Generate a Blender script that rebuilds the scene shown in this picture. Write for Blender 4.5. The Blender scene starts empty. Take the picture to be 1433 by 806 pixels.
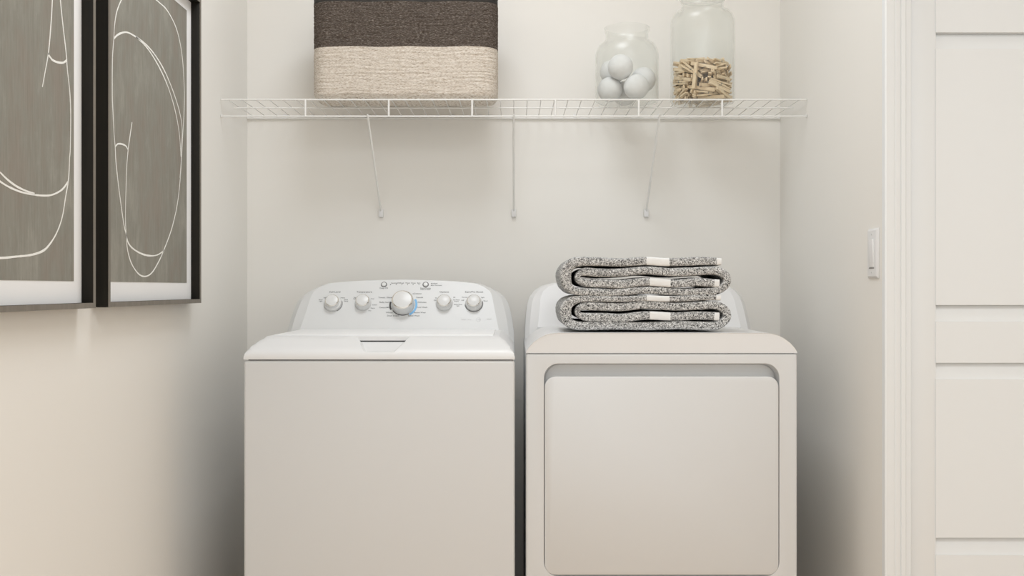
import bpy, bmesh, math, random
from mathutils import Vector, Matrix, Quaternion, noise

# All dimensions below are in inches (I converts to metres).
I = 0.0254
S = bpy.context.scene
COL = S.collection
rnd = random.Random(11)

# ------------------------------------------------------------------ camera
cam_d = bpy.data.cameras.new('camera')
cam_d.sensor_width = 36
cam_d.lens = 1385 / 1433 * 36
cam_d.shift_x = -2.5 / 1433
cam_d.clip_start = 0.05
cam = bpy.data.objects.new('camera', cam_d)
cam.location = (0, 0, 43 * I)
cam.rotation_euler = (math.radians(90), 0, 0)
COL.objects.link(cam)
S.camera = cam

# ------------------------------------------------------------------ world, lights, exposure
world = bpy.data.worlds.new('world')
world.use_nodes = True
world.node_tree.nodes['Background'].inputs['Color'].default_value = (1.0, 0.99, 0.955, 1)
world.node_tree.nodes['Background'].inputs['Strength'].default_value = 1.06
S.world = world

def area(name, loc, rot, size, size_y, power, color):
    l = bpy.data.lights.new(name, 'AREA')
    l.shape = 'RECTANGLE'; l.size = size * I; l.size_y = size_y * I
    l.energy = power; l.color = color
    o = bpy.data.objects.new(name, l)
    o.location = Vector(loc) * I; o.rotation_euler = rot
    COL.objects.link(o)
    return o
area('ceiling_lamp', (-5, 87, 106.5), (0, 0, 0), 22, 22, 12, (.925, .967, 1.02))
area('front_fill', (20, 10, 106.5), (0, 0, 0), 40, 40, 22, (.925, .967, 1.02))  # added fill from the camera side, brightens machine fronts and door

S.view_settings.view_transform = 'Standard'
S.view_settings.look = 'None'
S.view_settings.gamma = 1
S.view_settings.use_curve_mapping = False
S.view_settings.exposure = 0.0

# ------------------------------------------------------------------ materials
def mat(name, color=(.8, .8, .8), rough=.5, metal=0, spec=.5, bump=None, coat=0):
    m = bpy.data.materials.new(name); m.use_nodes = True
    nt = m.node_tree; b = nt.nodes['Principled BSDF']
    b.inputs['Base Color'].default_value = (*color, 1)
    b.inputs['Roughness'].default_value = rough
    b.inputs['Metallic'].default_value = metal
    b.inputs['Specular IOR Level'].default_value = spec
    b.inputs['Coat Weight'].default_value = coat
    if bump:                                   # (noise scale, strength, distance)
        tc = nt.nodes.new('ShaderNodeTexCoord')
        n = nt.nodes.new('ShaderNodeTexNoise'); n.inputs['Scale'].default_value = bump[0]; n.inputs['Detail'].default_value = 3
        bp = nt.nodes.new('ShaderNodeBump'); bp.inputs['Strength'].default_value = bump[1]; bp.inputs['Distance'].default_value = bump[2]
        nt.links.new(tc.outputs['Object'], n.inputs['Vector'])
        nt.links.new(n.outputs['Fac'], bp.inputs['Height'])
        nt.links.new(bp.outputs['Normal'], b.inputs['Normal'])
    return m

def noisy(name, stops, scale=(1, 1, 1), nscale=50, detail=4, rough=.8, spec=.3, bump=(.3, .001), nrough=.6, distort=0):
    """noise-driven colour ramp; scale stretches the object-space coordinates"""
    m = mat(name, rough=rough, spec=spec); nt = m.node_tree; b = nt.nodes['Principled BSDF']
    tc = nt.nodes.new('ShaderNodeTexCoord')
    mp = nt.nodes.new('ShaderNodeMapping'); mp.inputs['Scale'].default_value = scale
    n = nt.nodes.new('ShaderNodeTexNoise'); n.inputs['Scale'].default_value = nscale
    n.inputs['Detail'].default_value = detail; n.inputs['Roughness'].default_value = nrough; n.inputs['Distortion'].default_value = distort
    r = nt.nodes.new('ShaderNodeValToRGB'); e = r.color_ramp.elements
    while len(e) > 1: e.remove(e[-1])
    e[0].position = stops[0][0]; e[0].color = (*stops[0][1], 1)
    for p, c in stops[1:]:
        k = e.new(p); k.color = (*c, 1)
    nt.links.new(tc.outputs['Object'], mp.inputs['Vector']); nt.links.new(mp.outputs['Vector'], n.inputs['Vector'])
    nt.links.new(n.outputs['Fac'], r.inputs['Fac']); nt.links.new(r.outputs['Color'], b.inputs['Base Color'])
    if bump:
        bp = nt.nodes.new('ShaderNodeBump'); bp.inputs['Strength'].default_value = bump[0]; bp.inputs['Distance'].default_value = bump[1]
        nt.links.new(n.outputs['Fac'], bp.inputs['Height']); nt.links.new(bp.outputs['Normal'], b.inputs['Normal'])
    return m

M = {}
M['wall'] = mat('wall_paint', (.878, .860, .818), .75, spec=.25, bump=(160, .05, .0006))
M['ceiling'] = mat('ceiling_paint', (.86, .84, .80), .9, spec=.2)
M['floor'] = noisy('floor_wood', [(.3, (.66, .48, .32)), (.7, (.76, .59, .42))], (1, 12, 1), 6, rough=.5, bump=(.1, .001))
M['trim'] = mat('trim_paint', (.84, .86, .87), .42, spec=.4)
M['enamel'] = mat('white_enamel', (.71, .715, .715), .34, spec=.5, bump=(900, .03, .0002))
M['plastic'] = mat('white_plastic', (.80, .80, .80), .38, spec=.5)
M['lid'] = mat('lit_lid_enamel', (.92, .925, .93), .3)  # whiter than the other enamel, overhead light painted into the colour
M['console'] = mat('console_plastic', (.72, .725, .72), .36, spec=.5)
M['knob'] = mat('knob_plastic', (.74, .74, .73), .3, spec=.5)
M['chrome'] = mat('chrome', (.82, .79, .74), .12, metal=1)
M['dark'] = mat('dark_gap', (.05, .05, .05), .6)
M['blue'] = mat('blue_print', (.22, .50, .80), .5)
M['ink'] = mat('grey_print', (.20, .20, .20), .6)
M['ink_faint'] = mat('faint_print', (.58, .58, .58), .6)
M['ring'] = mat('grey_ring_print', (.62, .62, .61), .5)
M['wire'] = mat('white_vinyl_wire', (.86, .855, .83), .4)
M['frame'] = noisy('dark_frame_wood', [(.3, (.009, .008, .006)), (.7, (.016, .014, .010))], (1, 1, .05), 60, rough=.6, spec=.25, bump=(.05, .0005))
M['lip'] = noisy('grey_frame_face', [(.3, (.17, .15, .125)), (.7, (.22, .20, .17))], (1, 1, .05), 60, rough=.5, bump=(.05, .0005))
M['board'] = mat('mat_board', (.90, .90, .90), .9, spec=.1)
M['line'] = mat('white_line', (.90, .895, .86), .8)
M['pin'] = noisy('clothespin_wood', [(.3, (.66, .50, .32)), (.7, (.86, .73, .53))], (1, 6, 6), 30, rough=.7, bump=(.1, .0005))
M['steel'] = mat('spring_steel', (.35, .35, .34), .35, metal=1)
M['wool'] = mat('white_wool', (.78, .78, .775), .95, spec=.1, bump=(500, .5, .0012))
M['band'] = mat('white_towel_band', (.84, .84, .83), .8, spec=.2, bump=(1200, .3, .0005))
M['rim'] = noisy('black_rope', [(.35, (.020, .019, .017)), (.65, (.05, .047, .043))], (1, 1, 14), 60, rough=.7, bump=(.5, .001))
M['rope_dark'] = noisy('dark_rope', [(.34, (.035, .025, .018)), (.46, (.10, .078, .062)), (.56, (.17, .14, .12)), (.66, (.52, .47, .42))], (1, 1, 7), 130, detail=6, rough=.85, bump=(.8, .0015), nrough=.7)
M['rope_light'] = noisy('natural_rope', [(.32, (.24, .18, .13)), (.42, (.55, .46, .37)), (.50, (.80, .74, .66)), (.70, (.93, .89, .84))], (1, 1, 7), 130, detail=6, rough=.85, bump=(.8, .0015), nrough=.7)

def terry():
    m = mat('grey_terry', rough=.95, spec=.1); nt = m.node_tree; b = nt.nodes['Principled BSDF']
    tc = nt.nodes.new('ShaderNodeTexCoord')
    v = nt.nodes.new('ShaderNodeTexVoronoi'); v.inputs['Scale'].default_value = 620
    sp = nt.nodes.new('ShaderNodeSeparateColor')
    n = nt.nodes.new('ShaderNodeTexNoise'); n.inputs['Scale'].default_value = 150; n.inputs['Detail'].default_value = 3
    ad = nt.nodes.new('ShaderNodeMath'); ad.operation = 'MULTIPLY_ADD'; ad.inputs[1].default_value = .9; ad.inputs[2].default_value = -.42
    su = nt.nodes.new('ShaderNodeMath'); su.operation = 'ADD'
    r = nt.nodes.new('ShaderNodeValToRGB'); e = r.color_ramp.elements
    e[0].position = .10; e[0].color = (.03, .03, .03, 1); e[1].position = .95; e[1].color = (.80, .80, .79, 1)
    k = e.new(.30); k.color = (.20, .20, .20, 1)
    k = e.new(.60); k.color = (.50, .50, .49, 1)
    nt.links.new(tc.outputs['Object'], v.inputs['Vector']); nt.links.new(tc.outputs['Object'], n.inputs['Vector'])
    nt.links.new(v.outputs['Color'], sp.inputs['Color'])
    nt.links.new(n.outputs['Fac'], ad.inputs[0]); nt.links.new(sp.outputs[0], su.inputs[0]); nt.links.new(ad.outputs[0], su.inputs[1])
    nt.links.new(su.outputs[0], r.inputs['Fac']); nt.links.new(r.outputs['Color'], b.inputs['Base Color'])
    bp = nt.nodes.new('ShaderNodeBump'); bp.inputs['Strength'].default_value = .5; bp.inputs['Distance'].default_value = .0008
    nt.links.new(v.outputs['Distance'], bp.inputs['Height']); nt.links.new(bp.outputs['Normal'], b.inputs['Normal'])
    return m
M['terry'] = terry()

def art():
    m = mat('grey_art_print', rough=.75, spec=.2); nt = m.node_tree; b = nt.nodes['Principled BSDF']
    tc = nt.nodes.new('ShaderNodeTexCoord')
    def nz(scale, sc, det):
        mp = nt.nodes.new('ShaderNodeMapping'); mp.inputs['Scale'].default_value = scale
        n = nt.nodes.new('ShaderNodeTexNoise'); n.inputs['Scale'].default_value = sc; n.inputs['Detail'].default_value = det; n.inputs['Roughness'].default_value = .65
        nt.links.new(tc.outputs['Object'], mp.inputs['Vector']); nt.links.new(mp.outputs['Vector'], n.inputs['Vector'])
        return n.outputs['Fac']
    a = nz((1, 1, .06), 260, 4); c = nz((1, 1, .45), 14, 6)
    ra = nt.nodes.new('ShaderNodeValToRGB'); ra.color_ramp.elements[0].position = .3; ra.color_ramp.elements[0].color = (.22, .21, .18, 1)
    ra.color_ramp.elements[1].position = .72; ra.color_ramp.elements[1].color = (.33, .32, .28, 1)
    rc = nt.nodes.new('ShaderNodeValToRGB'); rc.color_ramp.elements[0].position = .35; rc.color_ramp.elements[0].color = (.27, .225, .19, 1)
    rc.color_ramp.elements[1].position = .75; rc.color_ramp.elements[1].color = (.44, .42, .37, 1)
    k = rc.color_ramp.elements.new(.52); k.color = (.265, .26, .225, 1)
    mx = nt.nodes.new('ShaderNodeMix'); mx.data_type = 'RGBA'; mx.inputs['Factor'].default_value = .5
    nt.links.new(a, ra.inputs['Fac']); nt.links.new(c, rc.inputs['Fac'])
    nt.links.new(ra.outputs['Color'], mx.inputs['A']); nt.links.new(rc.outputs['Color'], mx.inputs['B'])
    nt.links.new(mx.outputs['Result'], b.inputs['Base Color'])
    return m
M['art'] = art()

def thin_glass():
    m = bpy.data.materials.new('clear_glass'); m.use_nodes = True; nt = m.node_tree; nt.nodes.clear()
    out = nt.nodes.new('ShaderNodeOutputMaterial')
    t = nt.nodes.new('ShaderNodeBsdfTransparent'); t.inputs['Color'].default_value = (.985, .99, .985, 1)
    g = nt.nodes.new('ShaderNodeBsdfGlossy'); g.inputs['Roughness'].default_value = .35; g.inputs['Color'].default_value = (.95, .95, .95, 1)
    lw = nt.nodes.new('ShaderNodeLayerWeight'); lw.inputs['Blend'].default_value = .5
    f = nt.nodes.new('ShaderNodeMapRange'); f.interpolation_type = 'SMOOTHERSTEP'; f.inputs['From Min'].default_value = .3; f.inputs['From Max'].default_value = 1; f.inputs['To Min'].default_value = .03; f.inputs['To Max'].default_value = .26
    nt.links.new(lw.outputs['Facing'], f.inputs['Value'])
    mx = nt.nodes.new('ShaderNodeMixShader')
    nt.links.new(f.outputs[0], mx.inputs[0]); nt.links.new(t.outputs[0], mx.inputs[1]); nt.links.new(g.outputs[0], mx.inputs[2])
    nt.links.new(mx.outputs[0], out.inputs['Surface'])
    return m
M['glass'] = thin_glass()

# ------------------------------------------------------------------ helpers
def link(name, me, m, parent=None, loc=(0, 0, 0)):
    o = bpy.data.objects.new(name, me)
    if m is not None and not me.materials: me.materials.append(m)
    o.location = Vector(loc) * I
    COL.objects.link(o)
    if parent is not None: o.parent = parent
    return o

class G:
    """collects geometry in inches"""
    def __init__(s): s.v = []; s.f = []
    def add(s, vs, fs):
        n = len(s.v); s.v += [tuple(p) for p in vs]; s.f += [tuple(i + n for i in f) for f in fs]; return s
    def box(s, x0, x1, y0, y1, z0, z1):
        return s.add([(x0,y0,z0),(x1,y0,z0),(x1,y1,z0),(x0,y1,z0),(x0,y0,z1),(x1,y0,z1),(x1,y1,z1),(x0,y1,z1)],
                     [(0,3,2,1),(4,5,6,7),(0,1,5,4),(1,2,6,5),(2,3,7,6),(3,0,4,7)])
    def loft(s, loops, cap=True, closed=True):
        n = len(loops[0]); vs = [p for l in loops for p in l]; fs = []
        for k in range(len(loops) - 1):
            for i in range(n if closed else n - 1):
                j = (i + 1) % n; fs.append((k*n+i, k*n+j, (k+1)*n+j, (k+1)*n+i))
        if cap: fs += [tuple(range(n))[::-1], tuple(range((len(loops)-1)*n, len(loops)*n))]
        return s.add(vs, fs)
    def tube(s, pts, r, n=8, flat=1.0):
        pts = [Vector(p) for p in pts]; loops = []
        for k, p in enumerate(pts):
            a = pts[max(k-1, 0)]; b = pts[min(k+1, len(pts)-1)]; t = (b - a).normalized()
            u = t.cross(Vector((0, 0, 1)) if abs(t.z) < .9 else Vector((1, 0, 0))).normalized(); w = t.cross(u).normalized()
            loops.append([p + (u*math.cos(q)*r + w*math.sin(q)*r*flat) for q in [2*math.pi*i/n for i in range(n)]])
        return s.loft(loops)
    def lathe(s, prof, n=32, origin=(0,0,0), axis=None, cap=False):
        """prof: (radius, height) pairs about the axis"""
        o = Vector(origin)
        ax = Vector(axis).normalized() if axis else Vector((0, 0, 1))
        u = ax.orthogonal().normalized() if axis else Vector((1, 0, 0)); w = ax.cross(u)
        loops = [[o + ax*h + (u*math.cos(q) + w*math.sin(q))*r for q in [2*math.pi*i/n for i in range(n)]] for r, h in prof]
        return s.loft(loops, cap=cap)
    def build(s, name, m, parent=None, loc=(0,0,0), smooth=None, bevel=None, seg=3):
        me = bpy.data.meshes.new(name)
        me.from_pydata([(x*I, y*I, z*I) for x, y, z in s.v], [], s.f)
        bm = bmesh.new(); bm.from_mesh(me)
        bmesh.ops.remove_doubles(bm, verts=bm.verts, dist=1e-6)
        bmesh.ops.recalc_face_normals(bm, faces=bm.faces)
        if bevel:
            es = [e for e in bm.edges if len(e.link_faces) == 2 and e.calc_face_angle(0) > .6]
            bmesh.ops.bevel(bm, geom=es, offset=bevel*I, segments=seg, affect='EDGES', profile=.5, clamp_overlap=True)
        bm.to_mesh(me); bm.free()
        if smooth or bevel:
            me.shade_smooth(); me.set_sharp_from_angle(angle=math.radians(smooth or 35))
        return link(name, me, m, parent, loc)

def boolean(o, cutter, smooth=None):
    md = o.modifiers.new('cut', 'BOOLEAN'); md.operation = 'DIFFERENCE'; md.object = cutter; md.solver = 'EXACT'
    dg = bpy.context.evaluated_depsgraph_get(); dg.update()
    me = bpy.data.meshes.new_from_object(o.evaluated_get(dg))
    o.modifiers.clear(); o.data = me
    bpy.data.objects.remove(cutter)
    if smooth: me.shade_smooth(); me.set_sharp_from_angle(angle=math.radians(smooth))

def tag(o, label=None, cat=None, group=None, kind=None):
    if label: o['label'] = label
    if cat: o['category'] = cat
    if group: o['group'] = group
    if kind: o['kind'] = kind
    return o
def thing(name, loc, label, cat, group=None, rotz=0):
    o = bpy.data.objects.new(name, None); o.location = Vector(loc) * I; o.rotation_euler = (0, 0, rotz)
    o.empty_display_size = .05
    COL.objects.link(o); return tag(o, label, cat, group)
def struct(o, label=None): o['kind'] = 'structure'; return o
def copy_tree(o, parent=None):
    c = o.copy(); COL.objects.link(c); c.parent = parent
    for ch in list(o.children): copy_tree(ch, c)
    return c
def rrect(x0, x1, z0, z1, r, n=8):
    out = []
    for cx, cz, a0 in ((x1-r, z0+r, -90), (x1-r, z1-r, 0), (x0+r, z1-r, 90), (x0+r, z0+r, 180)):
        for i in range(n + 1):
            a = math.radians(a0 + 90*i/n); out.append((cx + r*math.cos(a), cz + r*math.sin(a)))
    return out
def spline(pts, step):
    """Catmull-Rom through tuples, resampled about every step"""
    out = []
    for i in range(len(pts) - 1):
        p = [pts[max(i-1, 0)], pts[i], pts[i+1], pts[min(i+2, len(pts)-1)]]
        L = math.dist(p[1][:2], p[2][:2]); n = max(1, round(L/step))
        for k in range(n):
            t = k/n
            out.append(tuple(.5*((2*b) + (-a+c)*t + (2*a-5*b+4*c-d)*t*t + (-a+3*b-3*c+d)*t**3) for a, b, c, d in zip(*p)))
    out.append(tuple(pts[-1])); return out

# ------------------------------------------------------------------ setting
struct(G().box(-60, 130, -60, 160, -2, 0).build('floor', M['floor']))
struct(G().box(-60, 130, -60, 160, 108, 110).build('ceiling', M['ceiling']))
struct(G().box(-40, 35, 130, 134.6, 0, 108).build('wall_back', M['wall']))
struct(G().box(-39.6, -35, 34, 130, 0, 108).build('wall_left', M['wall']))
struct(G().box(35, 39.6, 98.2, 134.6, 0, 108).build('wall_right', M['wall']))
struct(G().box(86, 90, 10, 93.6, 0, 108).build('shade_wall', M['wall']))  # unseen wall added to hold light off the door and left wall
fw = G()
fw.box(35, 37.15, 93.6, 98.2, 0, 108); fw.box(37.15, 67.5, 93.6, 98.2, 81, 108); fw.box(67.5, 120, 93.6, 98.2, 0, 108)
struct(fw.build('wall_front', M['wall']))

# door casing (colonial profile) round the door opening
def casing(name, pts, along):
    """pts: (distance across from the opening, y); along: 'z' upright or 'x' head"""
    g = G()
    if along[0] == 'z':
        _, x, sgn, z0, z1 = along
        g.loft([[(x + sgn*a, y, z) for a, y in pts] for z in (z0, z1)])
    else:
        _, z, x0, x1 = along
        g.loft([[(x, y, z + a) for a, y in pts] for x in (x0, x1)])
    return struct(g.build(name, M['trim'], smooth=25))
prof = [(0, 93.6), (0, 93.22), (.10, 93.14), (.45, 93.14), (.52, 93.22), (.60, 93.10), (1.0, 93.02), (1.12, 93.08), (1.2, 92.98), (1.95, 92.90), (2.08, 92.98), (2.12, 93.6)]
casing('trim_1', prof, ('z', 36.95, -1, 0, 83))
casing('trim_2', prof, ('z', 67.7, 1, 0, 83))
casing('trim_3', prof, ('x', 81.2, 36.95, 67.7))
jm = G()
jm.box(36.9, 37.5, 93.4, 98.2, 0, 81); jm.box(67.3, 67.7, 93.25, 98.2, 0, 81); jm.box(37.1, 67.7, 93.25, 98.2, 80.6, 81.1)
struct(jm.build('trim_4', M['trim'], bevel=.04, seg=1))

# door: stiles, rails and raised panels divided by horizontal coves
door = bpy.data.objects.new('door_1', None); door.location = Vector((37.55, 94.3, 0)) * I; COL.objects.link(door); struct(door)
for x0, x1 in ((-.06, 2.55), (27.15, 29.7)):
    G().box(x0, x1, 0, 1.3, .4, 80.4).build('stile', M['trim'], door, bevel=.05, seg=2)
def door_piece(name, zb, zt, cove=True):
    pr = [(0, zb), (.03, zb - .0)] if False else [(0.02, zb)]
    pr += [(0.02, zt)]
    if cove: pr += [(.10, zt + .02), (.22, zt + .45), (.42, zt + 1.1), (.60, zt + 1.45), (.72, zt + 1.57)]
    pr += [(1.2, zt + (1.57 if cove else 0)), (1.2, zb)]
    return G().loft([[(x, y, z) for y, z in pr] for x in (2.66, 27.05)]).build(name, M['trim'], door, smooth=20)
door_piece('rail', 67.38, 80.4, False)
door_piece('panel', 41.38, 65.8)
door_piece('rail', 35.87, 39.8)
door_piece('panel', 19.2, 34.3)
door_piece('rail', .4, 17.55)
G().box(2.5, 2.7, .1, 1.1, .4, 80.4).build('groove', M['trim'], door)

# rocker switch on the right wall
sw = thing('light_switch', (35, 96.05, 46.35), 'white rocker switch plate on the right wall beside the door casing', 'light switch')
pl = G().loft([[(0, a*1.36, b*2.42) for a, b in ((-1,-1),(1,-1),(1,1),(-1,1))], [(-.1, a*1.36, b*2.42) for a, b in ((-1,-1),(1,-1),(1,1),(-1,1))],
               [(-.27, a*1.12, b*2.2) for a, b in ((-1,-1),(1,-1),(1,1),(-1,1))]])
plate = pl.build('plate', M['plastic'], sw, bevel=.03, seg=2)
G().loft([[(-.27, -.62, -1.36), (-.27, .62, -1.36), (-.27, .62, 1.36), (-.27, -.62, 1.36)],
          [(-.33, -.60, -1.34), (-.33, .60, -1.34), (-.45, .60, 1.34), (-.45, -.60, 1.34)]]).build('rocker', M['plastic'], sw, bevel=.02, seg=2)
G().box(-.31, -.268, -.66, .66, -1.46, -1.38).build('rocker_gap', M['ink'], sw)
for z in (-1.85, 1.85):
    G().lathe([(.09, 0), (.09, .03), (.0, .03)], 12, (-.265, 0, z), (-1, 0, 0)).build('screw', M['ring'], sw)

# ------------------------------------------------------------------ framed prints on the left wall
ART_FAR = [[[86.88,68.28],[85.92,67.0],[85.43,65.67],[85.28,64.54],[84.99,62.78],[84.94,59.8],[85.08,58.25],[85.33,56.3],[85.58,55.14],[85.73,53.93],[86.33,51.79],[87.45,48.65],[88.02,47.66],[88.28,46.44],[89.19,45.23],[90.83,44.32],[92.53,44.08],[94.3,44.48],[96.14,45.63],[97.54,46.8],[99.71,48.98],[101.41,51.68],[102.33,54.61],[102.68,56.57],[102.97,58.57],[103.4,61.05],[103.54,63.48],[103.04,66.5],[102.11,68.43],[100.72,69.73],[98.38,70.6],[96.14,70.75],[93.71,70.75],[90.83,70.49],[88.65,69.73],[86.88,68.28]],[[85.28,64.48],[86.33,65.14],[88.13,65.77],[90.28,65.9],[92.53,65.83],[94.91,65.42],[97.41,64.54],[99.71,63.19],[101.76,61.47],[102.82,59.75],[102.68,57.57],[102.54,56.12],[102.19,54.36]],[[90.28,65.9],[93.12,65.54],[96.14,64.48],[98.71,62.99],[100.72,61.05],[101.97,58.9],[102.47,56.59]],[[85.58,55.2],[86.07,55.52],[87.09,55.66],[88.02,55.59],[88.44,55.34]],[[89.35,57.97],[88.44,55.34],[88.07,53.45],[88.02,52.58],[87.86,50.52],[87.86,48.67],[88.13,47.46],[88.92,46.78],[90.83,46.29],[93.12,46.06],[95.52,46.17],[97.54,46.69]]]
ART_NEAR = [[[74.02,69.71],[74.77,67.37],[75.22,64.89],[75.61,63.24],[76.19,61.09],[76.39,59.89],[76.82,58.2],[76.98,56.44],[76.9,53.73],[76.78,53.15],[76.62,51.52],[76.11,50.04],[75.53,48.41],[74.58,47.12],[73.28,46.11],[72.21,45.65],[70.49,45.34],[68.22,45.15],[66.38,45.01],[60.91,44.81],[56.71,45.21],[55.23,47.72]],[[76.47,51.18],[75.53,50.52],[74.02,49.99],[72.57,49.77],[70.49,49.69],[68.53,49.77],[66.38,50.15],[63.53,51.1],[59.69,53.67]],[[66.38,50.77],[67.29,50.4],[68.53,50.06],[69.83,49.87],[71.17,49.78]],[[74.2,69.78],[74.05,67.14],[73.91,64.51],[73.65,62.37],[73.28,60.4],[72.85,59.11],[72.35,57.7]],[[73.21,60.35],[73.83,60.05],[74.77,60.05],[75.72,60.24],[76.23,60.53]]]
LETTERING = [["Soil Level", -8.02, -0.48, 1], ["Temperature", -4.49, -0.48, 1], ["Options", 5.07, -0.48, 1], ["Stain/Pre Boost", 8.64, -0.48, 1], ["Towels / Sheets", -1.88, -1.15, 0.8], ["Bulky Items", -1.93, -1.7, 0.8], ["Cotton/Mix", -1.92, -2.32, 0.8], ["Whites", -1.33, -2.91, 0.8], ["Drain & Spin", -0.84, -3.28, 0.8], ["eCottons", 1.83, -0.68, 0.8], ["Casuals", 2.15, -1.13, 0.8], ["Delicates", 2.48, -1.7, 0.8], ["Cold Wash", 2.51, -2.3, 0.8], ["Active Wear", 2.29, -2.91, 0.8], ["Speed Wash", 1.59, -3.28, 0.8], ["Sensing/Fill", -0.82, 0.59, 0.7], ["Soak", -0.05, 0.59, 0.7], ["Wash", 0.63, 0.59, 0.7], ["Rinse", 1.32, 0.59, 0.7], ["Spin", 1.97, 0.59, 0.7], ["Deep Fill", -2.2, -0.03, 0.8], ["Start/Pause", 2.8, -0.03, 0.8], ["Hold to Reset", 2.81, -0.19, 0.6], ["Locked", 3.86, 0.55, 0.7], ["Add Garment", 4.09, 0.32, 0.7], ["Light", -9.09, -1.15, 0.6], ["Extra", -9.61, -1.4, 0.6], ["Light", -9.59, -1.58, 0.6], ["Heavy", -7.0, -1.17, 0.6], ["Extra", -6.58, -1.4, 0.6], ["Heavy", -6.57, -1.58, 0.6], ["Tap", -5.57, -1.15, 0.6], ["Cold", -5.55, -1.3, 0.6], ["Cool", -3.46, -1.29, 0.6], ["Colors", -3.14, -2.01, 0.6], ["Warm", -3.32, -2.4, 0.6], ["Hot", -3.65, -2.69, 0.6], ["Off", 4.02, -1.48, 0.7], ["On", 4.14, -1.19, 0.6], ["Fill", 6.3, -1.13, 0.6], ["2nd Rinse", 6.56, -1.42, 0.6], ["Warm", 6.57, -1.6, 0.6], ["Extra Rinse", 6.78, -1.95, 0.6], ["Spin", 6.78, -2.13, 0.6], ["Normal", 7.53, -1.11, 0.6], ["Off", 7.31, -1.48, 0.7], ["Light", 9.7, -1.13, 0.6], ["Boost", 10.04, -1.54, 0.6]]
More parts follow.
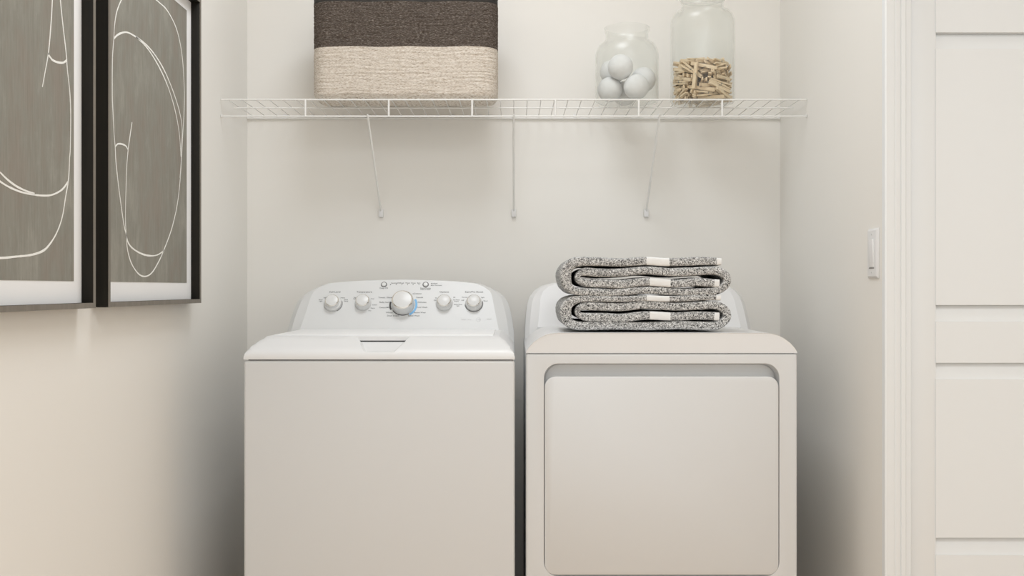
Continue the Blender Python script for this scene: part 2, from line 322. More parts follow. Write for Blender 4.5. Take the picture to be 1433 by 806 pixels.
PINS = [[-1.19,1.76,0.21,0.454,-0.454,0.542,-0.542],[0.92,0.47,0.28,0.88,-0.009,-0.016,-0.474],[0.62,-2.19,0.21,0.702,0.702,-0.082,-0.082],[0.19,-0.23,0.21,0.544,-0.544,0.452,-0.452],[2.27,0.32,0.29,0.04,0.938,-0.344,0.005],[-2.18,-0.44,0.21,0.525,0.525,0.473,0.473],[1.14,2.5,0.28,0.023,-0.322,-0.947,-0.008],[2.04,-0.18,0.91,0.995,-0.054,-0.016,0.078],[2.12,-2.16,0.66,0.599,-0.682,-0.185,0.375],[-0.79,0.21,0.5,0.422,-0.266,0.578,-0.646],[-0.0,-0.08,0.66,0.555,-0.596,-0.449,0.367],[-1.32,1.26,0.75,0.681,0.681,-0.27,-0.027],[-0.48,0.16,1.03,0.063,-0.241,-0.708,0.66],[1.48,-1.22,0.73,0.246,0.948,0.198,0.039],[-1.05,-1.58,0.65,0.201,-0.796,-0.571,-0.022],[-2.89,-1.01,0.58,0.078,0.808,-0.574,0.105],[-0.36,2.18,0.91,0.726,0.682,0.083,0.044],[1.97,2.38,1.06,0.244,0.324,0.911,-0.077],[0.19,-2.56,0.67,0.213,0.036,0.099,-0.971],[1.2,1.34,0.66,0.708,0.597,-0.337,-0.167],[3.0,0.04,1.47,0.416,-0.55,-0.486,0.536],[-0.66,-1.91,0.98,0.262,-0.273,0.79,-0.483],[-3.01,0.1,0.75,0.616,0.405,0.536,0.411],[-1.21,2.5,1.04,0.097,-0.284,-0.057,-0.952],[0.6,1.36,1.24,0.356,-0.286,-0.645,0.612],[0.14,3.04,1.1,0.027,-0.079,-0.041,0.996],[-0.52,-2.65,1.24,0.594,0.782,-0.083,-0.171],[2.39,1.06,0.55,0.337,-0.224,-0.668,0.624],[-2.46,-0.8,1.08,0.453,-0.551,0.394,-0.58],[1.98,1.63,1.53,0.713,0.616,-0.281,-0.181],[-1.3,-0.81,1.06,0.503,-0.233,0.583,-0.594],[0.85,-1.77,1.29,0.087,0.111,-0.968,-0.209],[-2.33,-0.06,1.5,0.265,-0.406,-0.677,0.553],[-2.18,0.86,1.08,0.63,-0.108,-0.106,0.762],[1.67,0.8,1.87,0.001,0.742,0.632,0.226],[1.21,1.28,1.84,0.541,-0.351,0.579,-0.498],[-2.5,-0.92,1.58,0.515,-0.72,0.262,-0.384],[0.16,2.32,1.79,0.721,-0.65,-0.153,0.184],[-1.62,1.26,1.63,0.696,0.703,-0.109,-0.1],[1.48,-2.62,1.34,0.619,-0.724,-0.105,0.284],[-1.53,-0.36,1.67,0.03,-0.517,-0.856,0.0],[-1.2,2.28,1.89,0.754,0.536,0.3,0.232],[0.55,-2.52,1.65,0.164,-0.169,0.782,-0.577],[2.88,0.67,2.31,0.795,-0.002,-0.065,-0.603],[-1.46,-3.01,2.65,0.332,0.587,0.418,-0.609],[-2.06,-0.63,2.08,0.149,-0.941,0.258,-0.159],[0.14,-0.08,1.75,0.717,0.016,-0.023,0.696],[-0.38,-1.75,2.0,0.422,-0.563,0.488,-0.516],[1.73,-0.45,2.1,0.677,0.657,-0.251,-0.217],[-1.56,1.13,2.26,0.695,-0.637,-0.22,0.251],[-2.53,1.7,2.31,0.169,-0.462,0.87,0.01],[0.01,2.12,2.32,0.605,-0.666,0.291,-0.325],[1.63,-2.52,1.83,0.066,0.959,0.261,-0.087],[-2.89,-1.0,2.24,0.576,0.086,-0.071,0.81],[-1.27,1.24,2.81,0.121,-0.986,0.064,0.098],[-1.96,0.52,2.73,0.14,0.133,0.699,0.689],[0.51,-1.9,2.53,0.626,-0.097,0.031,-0.773],[1.36,-1.24,1.7,0.219,0.928,0.293,-0.062],[-1.06,-0.37,2.44,0.037,0.131,0.62,0.773],[0.66,0.41,2.45,0.069,0.042,0.719,0.69],[2.0,-2.06,2.58,0.271,0.302,-0.66,-0.633],[-1.34,-1.51,2.95,0.334,0.385,-0.521,-0.685],[0.61,2.9,2.7,0.617,-0.776,0.088,-0.091],[0.9,1.03,2.86,0.677,0.616,-0.299,-0.268],[2.61,-0.89,3.07,0.014,-0.535,0.831,-0.151],[-2.12,1.81,3.32,0.441,-0.792,0.004,0.422],[-2.61,-1.49,2.6,0.3,0.434,0.535,0.659],[0.92,1.84,2.53,0.902,-0.076,-0.107,-0.412],[2.86,1.02,3.03,0.505,-0.612,0.296,-0.532],[-1.69,0.66,3.32,0.012,-0.081,-0.769,0.634],[1.95,-1.21,2.95,0.814,-0.17,0.012,0.555],[-0.11,-0.34,2.79,0.607,-0.444,-0.495,0.435],[-1.73,-1.09,3.06,0.347,-0.33,0.689,-0.543],[1.06,-2.01,2.91,0.613,-0.545,-0.285,0.495],[0.81,-2.45,3.6,0.986,-0.115,-0.12,-0.011],[-1.04,1.73,3.46,0.882,0.267,-0.226,-0.316],[-1.7,-0.48,3.6,0.284,0.332,0.59,0.679],[-3.02,-0.43,3.41,0.749,0.059,0.094,-0.653],[2.4,0.54,3.15,0.58,0.506,-0.545,-0.331],[-1.46,0.72,3.86,0.022,-0.564,-0.817,-0.118],[-1.77,-2.31,3.53,0.238,0.294,-0.159,0.912],[0.34,2.53,3.31,0.03,0.206,0.193,-0.959],[0.88,0.85,3.44,0.929,-0.074,0.007,0.362],[-2.3,-0.93,3.72,0.684,-0.62,0.344,-0.17],[2.98,-0.15,4.02,0.458,0.49,-0.572,-0.473],[0.48,-1.31,3.41,0.473,-0.832,-0.212,0.197],[2.15,2.16,3.36,0.382,-0.034,0.055,0.922],[0.94,-1.42,3.88,0.063,-0.3,0.918,-0.25],[1.06,0.26,3.41,0.91,-0.005,-0.107,0.401],[-1.84,-1.25,4.02,0.216,0.394,0.605,0.657],[-0.31,2.09,3.48,0.948,-0.238,0.098,-0.19],[0.46,-0.18,3.73,0.661,-0.649,-0.339,0.163],[-0.47,-0.28,4.22,0.0,-0.017,-0.99,-0.142],[0.3,-1.05,3.79,0.199,-0.252,0.55,-0.771],[-1.92,0.91,4.38,0.043,0.119,-0.611,-0.782],[1.35,1.59,4.11,0.906,0.406,0.035,0.115],[-0.31,2.24,4.05,0.126,-0.073,-0.963,0.228],[-0.38,-2.83,3.9,0.024,0.178,0.651,0.737],[1.84,-2.03,4.44,0.406,0.082,-0.125,-0.901],[-0.61,-1.34,4.37,0.972,-0.156,-0.005,0.176],[0.16,3.02,3.49,0.117,0.117,0.751,-0.639],[0.9,-2.28,4.22,0.306,-0.234,0.359,-0.85],[1.13,2.79,4.32,0.964,0.1,-0.167,-0.179],[1.84,-0.01,3.96,0.309,-0.421,0.439,-0.731],[-0.86,-1.99,4.71,0.976,0.084,0.008,0.2],[-1.98,0.37,4.61,0.93,-0.356,0.088,0.017],[-1.28,-0.6,4.74,0.041,0.035,-0.988,-0.142],[-0.13,1.81,4.52,0.968,0.226,0.042,0.099],[1.14,0.32,4.56,0.168,-0.027,0.985,-0.033],[2.6,-0.03,4.66,0.676,0.424,0.415,0.438],[0.07,-2.37,4.6,0.433,0.859,0.228,0.15],[-1.44,-1.17,4.82,0.148,0.985,0.069,0.057]]
def picture(u0, u1, z0, z1, art_rect, lines, label):
    uc = (u0 + u1)/2
    r = thing('framed_print', (-35, uc, z0), label, 'picture', 'framed prints on the left wall')
    H = z1 - z0; a = (u1 - u0)/2; t = .42
    for nm, lp in (('frame_bar', [(-a, 0), (a, 0), (a-t, t), (-a+t, t)]), ('frame_bar', [(a, 0), (a, H), (a-t, H-t), (a-t, t)]),
                   ('frame_bar', [(a, H), (-a, H), (-a+t, H-t), (a-t, H-t)]), ('frame_bar', [(-a, H), (-a, 0), (-a+t, t), (-a+t, H-t)])):
        fb = G().loft([[(x, y, z) for y, z in lp] for x in (.02, 1.44)]).build(nm, M['frame'], r, bevel=.03, seg=1)
        tag(G().loft([[(x, y, z) for y, z in lp] for x in (1.435, 1.465)]).build('face_strip', M['lip'], fb), 'grey front face strip of the frame')
    G().box(.05, .50, -a+t, a-t, t, H-t).build('mat_board', M['board'], r)
    b0, b1, c0, c1 = art_rect
    G().box(.49, .53, b0-uc, b1-uc, c0-z0, c1-z0).build('art_print', M['art'], r)
    pr = r.children[-1]
    for L in lines:
        sp = spline([tuple(p) for p in L], .35); g = G(); top = []; bot = []
        n = len(sp); ph = rnd.uniform(0, 9)
        for i, p in enumerate(sp):
            q0 = sp[max(i-1, 0)]; q1 = sp[min(i+1, n-1)]
            dx, dz = q1[0]-q0[0], q1[1]-q0[1]; l = math.hypot(dx, dz) or 1
            w = .058 * (1 + .45*noise.noise(Vector((i*.13, ph, 0))) + .25*noise.noise(Vector((i*.9, ph, 3)))) * (1 + .3*abs(dx)/l)
            u = min(max(p[0], b0+.1), b1-.1); z = min(max(p[1], c0+.1), c1-.1)
            top.append((.545, u - uc - dz/l*w, z - z0 + dx/l*w)); bot.append((.545, u - uc + dz/l*w, z - z0 - dx/l*w))
        m_ = len(top)
        lo = [(.532, y, z) for x, y, z in top]; bo = [(.532, y, z) for x, y, z in bot]
        g.add(top + bot + lo + bo, [f for i in range(m_-1) for f in ((i, i+1, m_+i+1, m_+i), (i, i+1, 2*m_+i+1, 2*m_+i), (m_+i, m_+i+1, 3*m_+i+1, 3*m_+i))])
        g.build('painted_line', M['line'], pr)
    return r
picture(81.9, 106.2, 41.4, 73.95, (83.85, 104.3, 43.54, 72.25), ART_FAR,
        'dark-framed grey print of thin white oval loops, farther one, nearer the shelf')
picture(55.1, 79.4, 41.4, 73.95, (57.0, 77.55, 43.54, 72.25), ART_NEAR,
        'dark-framed grey print with a wide white loop, nearer one, cut by the left edge')

# ------------------------------------------------------------------ wire shelf
sh = thing('wire_shelf', (0, 118, 65.45), 'white vinyl-coated wire shelf spanning the alcove between the side walls', 'shelf')
def rail(name, y, z, x=34.93, r=.095): return G().tube([(-x, y, z), (x, y, z)], r, 10).build(name, M['wire'], sh, smooth=60)
rail('front_rail', 0, 0); rail('front_rail', 0, -1.98)
rail('support_rail', 4.4, -.19, 34.6, .08)
rail('back_rail', 11.72, -.2, 34.9, .14)
W0 = None
for i in range(43):
    x = -34.2 + i*68.4/42
    if W0 is None:
        W0 = G().tube([(0, 0, -.14), (0, 0, .07), (0, .12, .1), (0, 11.85, .1)], .062, 6).build('cross_wire', M['wire'], sh, (x, 0, 0), smooth=60)
    else:
        o = W0.copy(); COL.objects.link(o); o.location.x = x*I
for k in range(6):
    G().tube([(0, -.02, .03), (0, -.02, -2.0)], .12, 8).build('lip_tie', M['wire'], sh, (-24.85 + k*9.94, 0, 0), smooth=60)
for x in (-34.86, 34.86):
    G().box(x-.06, x+.06, -.1, .25, -2.1, -1.75).build('end_bracket', M['wire'], sh, bevel=.04, seg=1)
for x in (-30, -19, -8, 8, 19, 30):
    G().box(x-.25, x+.25, 11.6, 11.98, -.3, .25).build('wall_clip', M['plastic'], sh, bevel=.05, seg=2)
for x in (-17.4, 0, 17.35):
    b = G().tube([(0, -.12, -1.75), (0, 0, -2.15), (0, 11.55, -12.25), (0, 11.75, -12.6)], .135, 8).build('support_brace', M['wire'], sh, (x, 0, 0), smooth=60)
    G().box(-.29, .29, 11.5, 11.99, -13.15, -12.15).build('anchor_clip', M['plastic'], b, bevel=.04, seg=2)

# ------------------------------------------------------------------ rope basket
def basket():
    cx, a, cy, b = 0, 11.15, 2.95, 2.9
    r = thing('rope_basket', (-13.1, 118.3, 65.68), 'tall rope basket in natural beige and dark brown bands on the wire shelf', 'basket')
    def loop(off, z, jit=0, rad=1.9):
        out = []
        rr = rrect(-a+off, a-off, cy-b+off, cy+b-off, max(rad-off, .3), 8)
        # resample straight runs
        pts = []
        for i, p in enumerate(rr):
            q = rr[(i+1) % len(rr)]; d = math.dist(p, q); n = max(1, int(d/.35))
            for k in range(n): pts.append((p[0]+(q[0]-p[0])*k/n, p[1]+(q[1]-p[1])*k/n))
        for x, y in pts:
            w = jit*noise.noise(Vector((x*.45, y*.45, z*4.0)))
            l = math.hypot(x/a, (y-cy)/b) or 1
            out.append((x + w*x/a, y + w*(y-cy)/b*1.5, z + (.05*math.sin(x*.9+z*.2) if jit else 0)))
        return out
    def wall(name, z0, z1, m, pitch=.085):
        n = round((z1-z0)/pitch); loops = []
        for i in range(n*2 + 1):
            z = z0 + (z1-z0)*i/(2*n)
            groove = (0 if i % 2 else .04)
            rnd_in = 0
            if z < .9: rnd_in = .55*(1-z/.9)**2
            loops.append(loop(groove + rnd_in, z, .06))
        loops.append([(x, y, z1-.02) for x, y, z in loop(.35, z1)]); loops.append(loop(.4, max(z0, .3)))
        g = G(); g.loft(loops, cap=False); g.build(name, m, r, smooth=50)
    wall('natural_band', 0, 6.22, M['rope_light']); wall('brown_band', 6.2, 11.6, M['rope_dark'])
    wall('black_rim', 11.58, 13.0, M['rim'], .3)
    G().loft([loop(.6, 0.0), loop(.5, .3)]).build('basket_floor', M['rope_light'], r)
basket()

# ------------------------------------------------------------------ glass jars
JZ = 65.63
jx1, jy1 = 13.93, 121.9
j1 = thing('glass_jar', (jx1, jy1, JZ), 'low clear glass jar with a flared neck holding white wool balls', 'jar')
j1p = [(0, .02), (3.3, .02), (3.72, .12), (3.88, .5), (3.9, 5.6), (3.86, 6.1), (3.7, 6.7), (3.4, 7.2), (3.0, 7.55), (2.7, 7.75), (2.6, 8.0), (2.6, 8.7), (2.76, 9.0), (2.8, 9.35),
       (2.68, 9.4), (2.5, 8.75), (2.48, 8.0), (2.58, 7.68), (2.92, 7.42), (3.3, 7.1), (3.58, 6.65), (3.74, 6.05), (3.78, 5.6), (3.76, .6), (3.6, .3), (3.2, .2), (0, .2)]
G().lathe(j1p, 64).build('glass_body', M['glass'], j1, smooth=60)
jx2, jy2 = 23.25, 121.9
j2 = thing('glass_jar', (jx2, jy2, JZ), 'tall clear glass jar part filled with wooden clothespins, next to the ball jar', 'jar')
j2p = [(0, .02), (3.4, .02), (3.8, .12), (3.92, .5), (3.93, 9.8), (3.87, 10.3), (3.65, 10.85), (3.3, 11.25), (2.7, 11.55), (2.5, 12.2), (2.7, 12.8),
       (2.55, 12.85), (2.36, 12.2), (2.52, 11.45), (3.2, 11.13), (3.55, 10.75), (3.76, 10.25), (3.81, 9.8), (3.78, .6), (3.6, .3), (3.2, .2), (0, .2)]
G().lathe(j2p, 64).build('glass_body', M['glass'], j2, smooth=60)
G().lathe([(0, 12.86), (2.75, 12.86), (2.85, 13.0), (2.85, 13.3), (2.0, 13.6), (.5, 13.9), (.45, 14.3), (.7, 14.6), (.55, 15.0), (0, 15.1)], 48).build('glass_lid', M['glass'], j2, smooth=60)

BALLS = [((-2.12, -.38, 1.53), 'white wool dryer ball at the lower left of the glass jar'),
         ((.92, -1.95, 1.53), 'white wool dryer ball at the lower front right of the glass jar'),
         ((-.07, 2.13, 1.53), 'white wool dryer ball low at the back, mostly hidden behind the others'),
         ((2.09, .49, 2.93), 'white wool dryer ball resting against the right side of the jar'),
         ((-1.0, -1.9, 3.95), 'white wool dryer ball on top in front, highest of the pile'),
         ((-1.67, 1.35, 4.03), 'white wool dryer ball upper left, half hidden behind the topmost ball')]
bm = bmesh.new(); bmesh.ops.create_icosphere(bm, subdivisions=5, radius=1.52*I)
for v in bm.verts: v.co *= 1 + .012*noise.noise(v.co*70) + .004*noise.noise(v.co*400)
bme = bpy.data.meshes.new('wool_ball'); bm.to_mesh(bme); bm.free(); bme.shade_smooth()
for p, lab in BALLS:
    o = link('wool_ball', bme, M['wool'], None, (jx1+p[0], jy1+p[1], JZ+.2+p[2]))
    o.rotation_euler = (rnd.uniform(0, 6), rnd.uniform(0, 6), 0)
    tag(o, lab, 'dryer ball', 'wool dryer balls in the glass jar')

# clothespins: a settled heap
def prong(s):
    """one half of a spring clothespin, x from jaw (-) to handle (+)"""
    top = [(-1.6, .17), (-1.2, .21), (-.55, .24), (.2, .26), (1.0, .32), (1.55, .33)]
    inn = [(-1.6, .03), (-1.2, .012), (-.75, .012), (-.6, .07), (-.45, .012), (-.1, .012), (.05, .06), (.2, .02), (1.55, .17)]
    lp = top + inn[::-1]
    return G().loft([[(x, y, s*z) for x, z in lp] for y in (-.2, .2)])
pin0 = thing('clothespin', (0, 0, 0), 'small wooden spring clothespin in the heap inside the tall glass jar', 'clothespin', 'clothespins in the tall jar')
pin0.rotation_mode = 'QUATERNION'
for s in (-1, 1): prong(s).build('wooden_prong', M['pin'], pin0)
sg = G(); sg.tube([(.1, -.24, .0), (.1, .24, .0)], .075, 8); sg.tube([(.1, .22, .05), (.0, .22, .29), (-.3, .1, .3)], .03, 4); sg.tube([(.1, -.22, -.05), (.0, -.22, -.29), (-.3, -.1, -.3)], .03, 4)
sg.build('wire_spring', M['steel'], pin0, smooth=50)
for i, (x, y, z, a, b, c, d) in enumerate(PINS):
    o = pin0 if i == 0 else copy_tree(pin0)
    o.location = Vector((jx2+x, jy2+y, JZ+.22+z)) * I
    o.rotation_quaternion = (a, b, c, d)
    if i == 44: o['label'] = 'upright wooden clothespin pressed against the front of the tall jar'

# ------------------------------------------------------------------ washer and dryer
def mirror(half): return [(-x, h) for x, h in reversed(half[1:])] + list(half)
def console(root, outer, face, base_h, y0=17.5, k=.6, m='console'):
    fl = [(x, y0 + (h + 4.65)*k, 43 + h) for x, h in mirror(face)]
    def off(dy, sc, dz=0): return [(x*sc, y0 + dy + (h + 4.65)*k*f_, 43 + h + dz) for (x, h), f_ in zip(mirror(outer), [1]*99)]
    l0 = fl
    mid = [((a[0]*.35+b[0]*.65), (a[1]*.65+b[1]*.35)-.0, (a[2]*.35+b[2]*.65)+.0) for a, b in zip(fl, off(1.5, 1))]
    loops = [l0, mid, off(1.5, 1), [(x, 24.5, z) for x, y, z in off(1.5, 1.0, -.02)], [(x*.99, 26.4, z-.35) for x, y, z in off(1.5, 1.0)]]
    return G().loft(loops).build('console', M[m], root, smooth=12)

# --- washer
WX = -13.4
wa = thing('washing_machine', (WX, 98.5, 0), 'white top-loading washing machine with dials on its raised console', 'washing machine')
G().box(-13.5, 13.5, 0, 26.9, 1, 35.78).build('cabinet', M['enamel'], wa, bevel=.3, seg=4)
for x in (-12, 12):
    for y in (1.5, 25):
        G().lathe([(0, 0), (.8, 0), (.8, .4), (.4, .5), (.4, 1.05), (0, 1.05)], 16, (x, y, 0)).build('foot', M['dark'], wa)
G().box(-13.1, 13.1, .35, 26.5, 35.7, 35.95).build('seam', M['dark'], wa)
def interp(tab, t):
    if t <= tab[0][0]: return tab[0][1]
    for (a, b), (c, d) in zip(tab, tab[1:]):
        if t <= c: return b + (d-b)*(t-a)/(c-a)
    return tab[-1][1]
FR = [(0, .25), (.08, .55), (.3, .85), (.7, 1.12), (1.5, 1.5), (3.0, 2.18)]
SD = [(0, .25), (.08, .6), (.5, 1.25), (1.0, 1.75), (1.6, 2.18)]
xs = sorted({s*v for s in (-1, 1) for v in [13.5, 13.47, 13.42, 13.3, 13.0, 12.7, 12.5, 12.2, 12.0, 11.9, 11.6, 11, 8, 4, 0]})
ys = [0, .03, .08, .18, .3, .5, .7, 1.0, 1.5, 2.2, 3.0, 3.2, 6, 10, 17, 26.9]
gc = G(); grid = []
for y in ys:
    row = []
    for x in xs:
        h = min(interp(FR, y), interp(SD, 13.5-abs(x)))
        row.append((x, y, 35.88 + h))
    grid.append(row)
nx = len(xs); ny = len(ys)
vs = [p for r in grid for p in r] + [(x, y, 35.88) for y in ys for x in xs]
fs = [(j*nx+i, j*nx+i+1, (j+1)*nx+i+1, (j+1)*nx+i) for j in range(ny-1) for i in range(nx-1)]
o_ = nx*ny
fs += [tuple(v + o_ for v in f[::-1]) for f in fs]
for i in range(nx-1): fs += [(i, i+1, o_+i+1, o_+i), ((ny-1)*nx+i, (ny-1)*nx+i+1, o_+(ny-1)*nx+i+1, o_+(ny-1)*nx+i)]
for j in range(ny-1): fs += [(j*nx, (j+1)*nx, o_+(j+1)*nx, o_+j*nx), (j*nx+nx-1, (j+1)*nx+nx-1, o_+(j+1)*nx+nx-1, o_+j*nx+nx-1)]
gc.add(vs, fs)
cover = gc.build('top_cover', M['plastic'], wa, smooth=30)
bpy.context.view_layer.update()
cut = G().loft([[(-1.45, -1, 36.45), (1.45, -1, 36.45), (4.6, -1, 39.6), (-4.6, -1, 39.6)], [(-1.45, 2.85, 36.85), (1.45, 2.85, 36.85), (4.6, 2.85, 39.6), (-4.6, 2.85, 39.6)]]).build('cutter', None)
cut.location = Vector((WX, 98.5, 0))*I
bpy.context.view_layer.update(); boolean(cover, cut, 30)
cut = G().box(-3.2, 3.2, 2.5, 4.2, 37.48, 37.62).build('cutter', None); cut.location = Vector((WX, 98.5, 0))*I
bpy.context.view_layer.update(); boolean(cover, cut, 30)
G().loft([[(x, y, z) for x, z in ((-1.5, 36.3), (1.5, 36.3), (1.5, 36.5), (-1.5, 36.5))] for y in (.55,)] +
         [[(-2.4, 2.84, 36.7), (2.4, 2.84, 36.7), (2.5, 2.84, 37.46), (-2.5, 2.84, 37.46)]]).build('handle_pocket', M['plastic'], wa, smooth=30)
G().box(-3.1, 3.1, 2.9, 4.1, 37.485, 37.6).build('slot_shade', M['dark'], wa)  # dark block painting in the shade inside the cut slot
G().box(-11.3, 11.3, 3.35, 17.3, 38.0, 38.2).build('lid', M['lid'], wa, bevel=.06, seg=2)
OUT = [(0, 1.06), (4.5, .95), (7, .8), (9.2, .58), (10.4, .1), (11.5, -.45), (12.2, -1.05), (12.65, -1.7), (12.95, -2.6), (13.2, -3.7), (13.4, -5.2), (13.45, -7.05)]
FAC = [(0, 1.0), (4.5, .89), (7, .74), (8.9, .52), (9.8, .15), (10.5, -.35), (10.75, -.8), (10.9, -1.4), (11.1, -2.4), (11.35, -3.6), (11.6, -4.65), (11.7, -5.0)]
console(wa, OUT, FAC, -4.65)
NRM = Vector((0, -1, .6)).normalized(); UPV = Vector((0, .6, 1)).normalized()
def face_pt(x, h, e=0): return Vector((x, 17.5 + (h+4.65)*.6, 43 + h)) + NRM*e
def face_rot():
    X = Vector((1, 0, 0)); return Matrix((X, UPV, NRM)).transposed()
knobs = [(-8.1, -1.9, .78, 1.02, .9, 'silver-edged small dial'), (-4.5, -1.86, .78, .92, .9, None), (.27, -2.0, 1.2, 1.32, 1.3, 'largest round dial with blue arc'), (5.14, -1.88, .78, .95, .9, None), (8.66, -1.9, .78, .98, .9, None)]
for x, h, rc, rb, L, lab in knobs:
    p = face_pt(x, h, .0)
    kn = G().lathe([(rb, 0), (rb, .12), (rb*.97, .3), (rc*1.06, L*.45), (rc*1.03, L-.12), (rc*.97, L), (rc*.9, L+.03), (0, L+.03)], 40, p, NRM).build('knob', M['knob'], wa, smooth=35)
    if rb > 1.2: tag(kn, 'large central dial')
    G().lathe([(rc*1.035, L-.16), (rc*1.06, L-.1), (rc*1.02, L-.02), (rc*.93, L+.045), (rc*.90, L+.02)], 40, p, NRM).build('chrome_ring', M['chrome'], kn, smooth=60)
    G().lathe([(rb*1.01, 0), (rb*1.10, .0), (rb*1.10, .02), (rb*1.01, .03)], 40, p, NRM).build('dial_ring', M['ring'], kn, smooth=60)
def arc(name, x, h, r0, r1, a0, a1, m, e=.03):
    c = face_pt(x, h); X = Vector((1, 0, 0)); n = 24; g = G(); loops = []
    for i in range(n+1):
        a = math.radians(a0 + (a1-a0)*i/n); d = X*math.cos(a) + UPV*math.sin(a)
        loops.append([c + d*r0, c + d*r1, c + d*r1 + NRM*e, c + d*r0 + NRM*e])
    return tag(g.loft(loops).build(name, m, wa, smooth=60), name.replace('_', ' ') + ' round a dial')
arc('blue_arc', .27, -2.0, 1.44, 1.68, -58, 28, M['blue'], .035)
arc('dark_arc', .27, -2.0, 1.46, 1.66, 165, 205, M['dark'], .035)
arc('dark_arc', .27, -2.0, 1.38, 1.46, 215, 300, M['dark'], .035)
arc('dark_arc', -8.1, -1.9, 1.06, 1.15, -60, 20, M['ink'], .03)
arc('dark_arc', 8.66, -1.9, 1.0, 1.1, 185, 380, M['ink'], .03)
for x in (-2.21, 2.80):
    p = face_pt(x, .41)
    b = G().lathe([(.27, 0), (.27, .08), (.22, .13), (0, .14)], 24, p, NRM).build('button', M['knob'], wa, smooth=40)
    G().lathe([(.28, 0), (.28, .07), (.36, .07), (.38, 0)], 24, p, NRM).build('button_ring', M['ink'], b, smooth=40)
for x, h, r in [(-1.42, .4, .055), (-.75, .4, .045), (-.05, .4, .045), (.62, .4, .045), (1.29, .4, .045), (1.99, .4, .045), (3.48, .55, .04), (3.49, .32, .04)]:
    G().lathe([(r, 0), (r, .03), (0, .035)], 10, face_pt(x, h), NRM).build('indicator_light', M['dark'], wa)
# printed lettering, joined by strength of the ink
def lettering(name, items, m):
    big = bmesh.new()
    R = face_rot().to_4x4()
    for txt, x, h, sz in items:
        cu = bpy.data.curves.new('t', 'FONT'); cu.body = txt; cu.size = .33*sz*I; cu.align_x = 'CENTER'; cu.align_y = 'CENTER'; cu.extrude = .002*I; cu.offset = .004*I; cu.resolution_u = 2
        cu.space_character = 1.05
        to = bpy.data.objects.new('t', cu); COL.objects.link(to); dg = bpy.context.evaluated_depsgraph_get()
        me = bpy.data.meshes.new_from_object(to.evaluated_get(dg)); me.transform(Matrix.Translation(face_pt(x, h, .012)*I) @ R)
        big.from_mesh(me); bpy.data.objects.remove(to); bpy.data.curves.remove(cu); bpy.data.meshes.remove(me)
    me = bpy.data.meshes.new(name); big.to_mesh(me); big.free()
    return link(name, me, m, wa)
lettering('printed_lettering', LETTERING, M['ink'])
lettering('faint_lettering', [['Water 1.4 cu', 7.8, -3.73, .62], ['He', 9.3, -3.73, .7], ['SERIES', 10.5, -3.68, .55]], M['ink_faint'])
arc('faint_ring', 9.24, -3.73, .24, .27, 0, 360, M['ink_faint'], .012)

# --- dryer
DX = 14.72
dr = thing('clothes_dryer', (DX, 98.5, 0), 'white front-loading clothes dryer with a large square door, under the towels', 'clothes dryer')
cab = G().box(-13.5, 13.5, 0, 26.9, 1, 36.47).build('cabinet', M['enamel'], dr, bevel=.22, seg=3)
for x in (-12, 12):
    for y in (1.5, 25):
        G().lathe([(0, 0), (.8, 0), (.8, .4), (.4, .5), (.4, 1.05), (0, 1.05)], 16, (x, y, 0)).build('foot', M['dark'], dr)
hole = rrect(-11.72, 11.72, 14.3, 35.5, 1.45, 10)
l0 = [(x, -.6, z) for x, z in hole]; l1 = [(x, .0, z) for x, z in hole]; l2 = [(x*.995, 1.5, 24.9+(z-24.9)*.98) for x, z in hole]
cut = G().loft([l0, l1, l2]).build('cutter', None); cut.location = Vector((DX, 98.5, 0))*I
bpy.context.view_layer.update(); boolean(cab, cut, 30)
dl = rrect(-11.66, 11.66, 14.42, 34.2, 1.1, 10)
def ins(l, k): return [(x*(1-k/12), 24.3+(z-24.3)*(1-k/10)) for x, z in l]
dd = G().loft([[(x, 1.45, z) for x, z in ins(dl, .06)], [(x, .12, z) for x, z in dl], [(x, .02, z) for x, z in ins(dl, .03)], [(x, -.03, z) for x, z in ins(dl, .1)]]).build('door', M['enamel'], dr, smooth=35)
G().loft([[(x, 1.48, z) for x, z in ins(hole, .2)], [(x, 1.40, z) for x, z in ins(hole, .2)]]).build('door_recess', M['enamel'], dr)
sec = [(-13.5, 36.5), (-13.5, 36.62), (-13.25, 37.05), (-12.8, 37.55), (-12.2, 38.0), (-11.6, 38.3), (-11.0, 38.46), (-10.3, 38.52)]
sec2 = sec + [(-x, z) for x, z in reversed(sec)]
def secat(y, dz, k=1.0): return [(x*k, y, 36.5 + (z-36.5)*(1 + dz/2.0)) for x, z in sec2]
tc = G().loft([secat(0.04, -.04, .998), secat(0, 0), secat(12, .0), secat(26.9, .0)])
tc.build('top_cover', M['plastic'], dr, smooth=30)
G().box(-13.2, 13.2, .25, 26.5, 36.40, 36.52).build('seam', M['ink'], dr)
OUT2 = [(0, .85), (4.5, .82), (8, .75), (10, .62), (11.3, .3), (12.2, -.3), (12.8, -1.1), (13.05, -1.8), (13.2, -2.8), (13.3, -3.9), (13.4, -5.2), (13.4, -6.3)]
FAC2 = [(0, .78), (4.5, .75), (8, .66), (9.6, .5), (10.6, .15), (11.2, -.4), (11.5, -1.1), (11.6, -1.8), (11.7, -2.8), (11.8, -3.7), (11.9, -4.4), (11.9, -4.6)]
console(dr, OUT2, FAC2, -4.65, m='plastic')

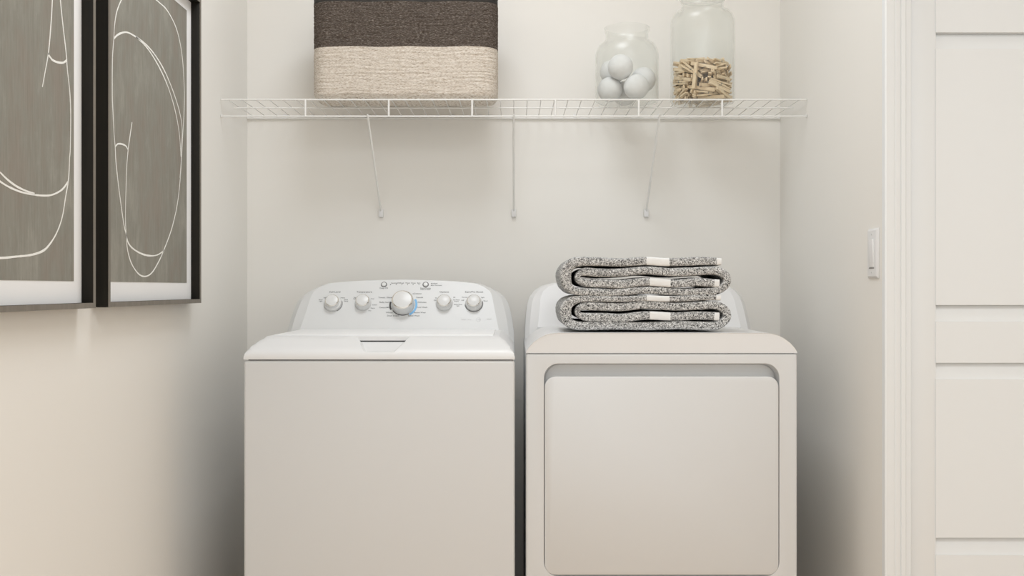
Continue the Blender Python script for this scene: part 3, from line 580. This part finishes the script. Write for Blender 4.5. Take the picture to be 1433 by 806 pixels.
# ------------------------------------------------------------------ folded towels
TX, TY = 13.36, 99.8
def towel(name, path, bands, label, seed, depth=11.0):
    """path: (x, z, thickness) in inches along the folded strip; bands: ranges of x on given runs"""
    root = thing('folded_towel', (TX, TY, .1), label, 'towel', 'folded grey towels on the dryer')
    sp = spline(path, .085); n = len(sp)
    s = 0; A = []
    for i, p in enumerate(sp):
        if i: s += math.dist(p[:2], sp[i-1][:2])
        A.append(s)
    prof = [(-.5, .32), (-.49, .17), (-.44, .07), (-.34, .02), (-.2, 0), (-.07, -.005), (.07, -.005), (.2, 0), (.34, .02), (.44, .07), (.49, .17), (.5, .32),
            (.55, 1.8), (.57, 3), (.56, depth-2), (.5, depth-.32), (.4, depth-.05), (.15, depth), (-.15, depth), (-.4, depth-.05), (-.5, depth-.32), (-.5, depth-2), (-.5, 3), (-.5, 1.8)]
    loops = []
    for i, p in enumerate(sp):
        q0 = sp[max(i-1, 0)]; q1 = sp[min(i+1, n-1)]
        dx, dz = q1[0]-q0[0], q1[1]-q0[1]; l = math.hypot(dx, dz) or 1; nx_, nz_ = -dz/l, dx/l
        lp = []
        for a, y in prof:
            j = 0 if y > depth-3 else 1
            v = Vector((p[0]*3, y*3, p[1]*3 + a*6 + seed))
            jy = .035*noise.noise(v*1.7)*j + .02*noise.noise(v*5)*j; jn = .022*noise.noise(v*2.1 + Vector((9, 9, 9)))
            yy = y + jy + (.05*math.sin(i*.021+seed))
            lp.append((p[0] + nx_*(a*p[2] + jn), yy, p[1] + nz_*(a*p[2] + jn)))
        loops.append(lp)
    kinds = []
    for i in range(n):
        k = 'terry_cloth'
        for (s0, s1, nm) in bands:
            if s0 <= A[i] <= s1: k = nm
        kinds.append(k)
    g = G(); i = 0; runs = []
    while i < n-1:
        j = i
        while j < n-1 and kinds[j] == kinds[i]: j += 1
        runs.append((kinds[i], i, j)); i = j
    for k, a, b in runs:
        seg = loops[a:b+1]
        if k == 'terry_cloth': g.loft(seg)
        else:
            G().loft([[(x + 0, y, z) for x, y, z in lp] for lp in seg]).build(k, M['band'], root, smooth=60)
    g.build('terry_cloth', M['terry'], root, smooth=80)
    return root, A[-1]
TOWEL_LOW = [(7.53, 41.92, 0.54), (5.80, 41.96, 0.60), (4.00, 41.85, 0.60), (1.84, 41.81, 0.60), (0.04, 41.88, 0.60), (-2.49, 41.78, 0.60), (-4.65, 41.81, 0.64), (-6.45, 41.81, 0.67), (-7.46, 41.56, 0.94), (-8.03, 41.05, 1.14), (-8.11, 40.33, 1.14), (-7.89, 39.54, 1.01), (-7.10, 39.11, 0.87), (-5.37, 39.07, 0.87), (-3.21, 39.11, 0.84), (0.04, 39.04, 0.80), (3.28, 39.15, 0.84), (5.80, 39.07, 0.87), (7.10, 39.11, 0.87), (7.89, 39.54, 0.80), (8.21, 40.12, 0.80), (7.89, 40.77, 0.80), (7.02, 41.16, 0.80), (5.44, 41.13, 0.84), (2.92, 41.02, 0.80), (0.04, 41.20, 0.80), (-2.49, 40.98, 0.84), (-4.65, 41.02, 0.84), (-6.09, 41.09, 0.84), (-6.74, 40.89, 0.60), (-6.92, 40.55, 0.57), (-6.74, 40.19, 0.60), (-6.02, 39.97, 0.84), (-4.29, 39.94, 0.87), (-2.49, 39.87, 0.87), (0.04, 40.12, 0.84), (2.92, 40.01, 0.84), (5.08, 40.12, 0.84), (7.38, 40.01, 0.84)]
LOW_K3 = 32
TOWEL_UP = [(7.60, 45.56, 0.70), (5.80, 45.63, 0.84), (4.00, 45.56, 0.84), (1.84, 45.52, 0.84), (0.04, 45.63, 0.84), (-2.49, 45.49, 0.84), (-4.65, 45.56, 0.87), (-6.45, 45.59, 0.94), (-7.46, 45.38, 1.07), (-8.03, 44.73, 1.14), (-8.11, 44.01, 1.14), (-7.89, 43.14, 0.94), (-7.10, 42.60, 0.77), (-5.37, 42.50, 0.77), (-3.21, 42.42, 0.74), (0.04, 42.68, 0.74), (3.28, 42.50, 0.74), (5.80, 42.53, 0.74), (7.10, 42.64, 0.80), (7.89, 43.07, 0.80), (8.21, 43.72, 0.80), (7.89, 44.30, 0.80), (7.02, 44.66, 0.80), (5.44, 44.62, 0.84), (2.92, 44.48, 0.80), (0.04, 44.69, 0.80), (-2.49, 44.48, 0.84), (-4.65, 44.44, 0.84), (-6.09, 44.55, 0.84), (-6.74, 44.33, 0.60), (-6.92, 43.97, 0.57), (-6.74, 43.61, 0.60), (-6.02, 43.43, 0.84), (-4.29, 43.36, 0.87), (-2.49, 43.29, 0.87), (0.04, 43.54, 0.84), (2.92, 43.36, 0.84), (5.08, 43.50, 0.84), (7.38, 43.36, 0.80)]
UP_K3 = 32
def runlen(path, idx0, x):
    """arc length at which the run starting at control point idx0 passes x"""
    sp = spline(path, .085); s = 0; best = None
    # find sample nearest control point idx0
    c = path[idx0]; k0 = min(range(len(sp)), key=lambda i: math.dist(sp[i][:2], c[:2]))
    for i in range(1, len(sp)):
        s += math.dist(sp[i][:2], sp[i-1][:2])
        if i >= k0:
            if (sp[i-1][0]-x)*(sp[i][0]-x) <= 0: return s
    return s
def total(path):
    sp = spline(path, .085); return sum(math.dist(sp[i][:2], sp[i-1][:2]) for i in range(1, len(sp)))
for nm, P, k3, lab, sd in (('low', TOWEL_LOW, LOW_K3, 'speckled grey towel with white stripes, lower one, lying on the dryer', 3.1),
                   ('up', TOWEL_UP, UP_K3, 'speckled grey towel with white stripes, upper one of the folded pair', 7.7)):
    T = total(P)
    b = [(-1, .42, 'hem'), (T-.52, T+1, 'hem'), (runlen(P, 0, 2.35), runlen(P, 0, .2), 'border_band'),
         (runlen(P, k3, .3), runlen(P, k3, 2.35), 'border_band')]
    towel('folded_towel', P, b, lab, sd)
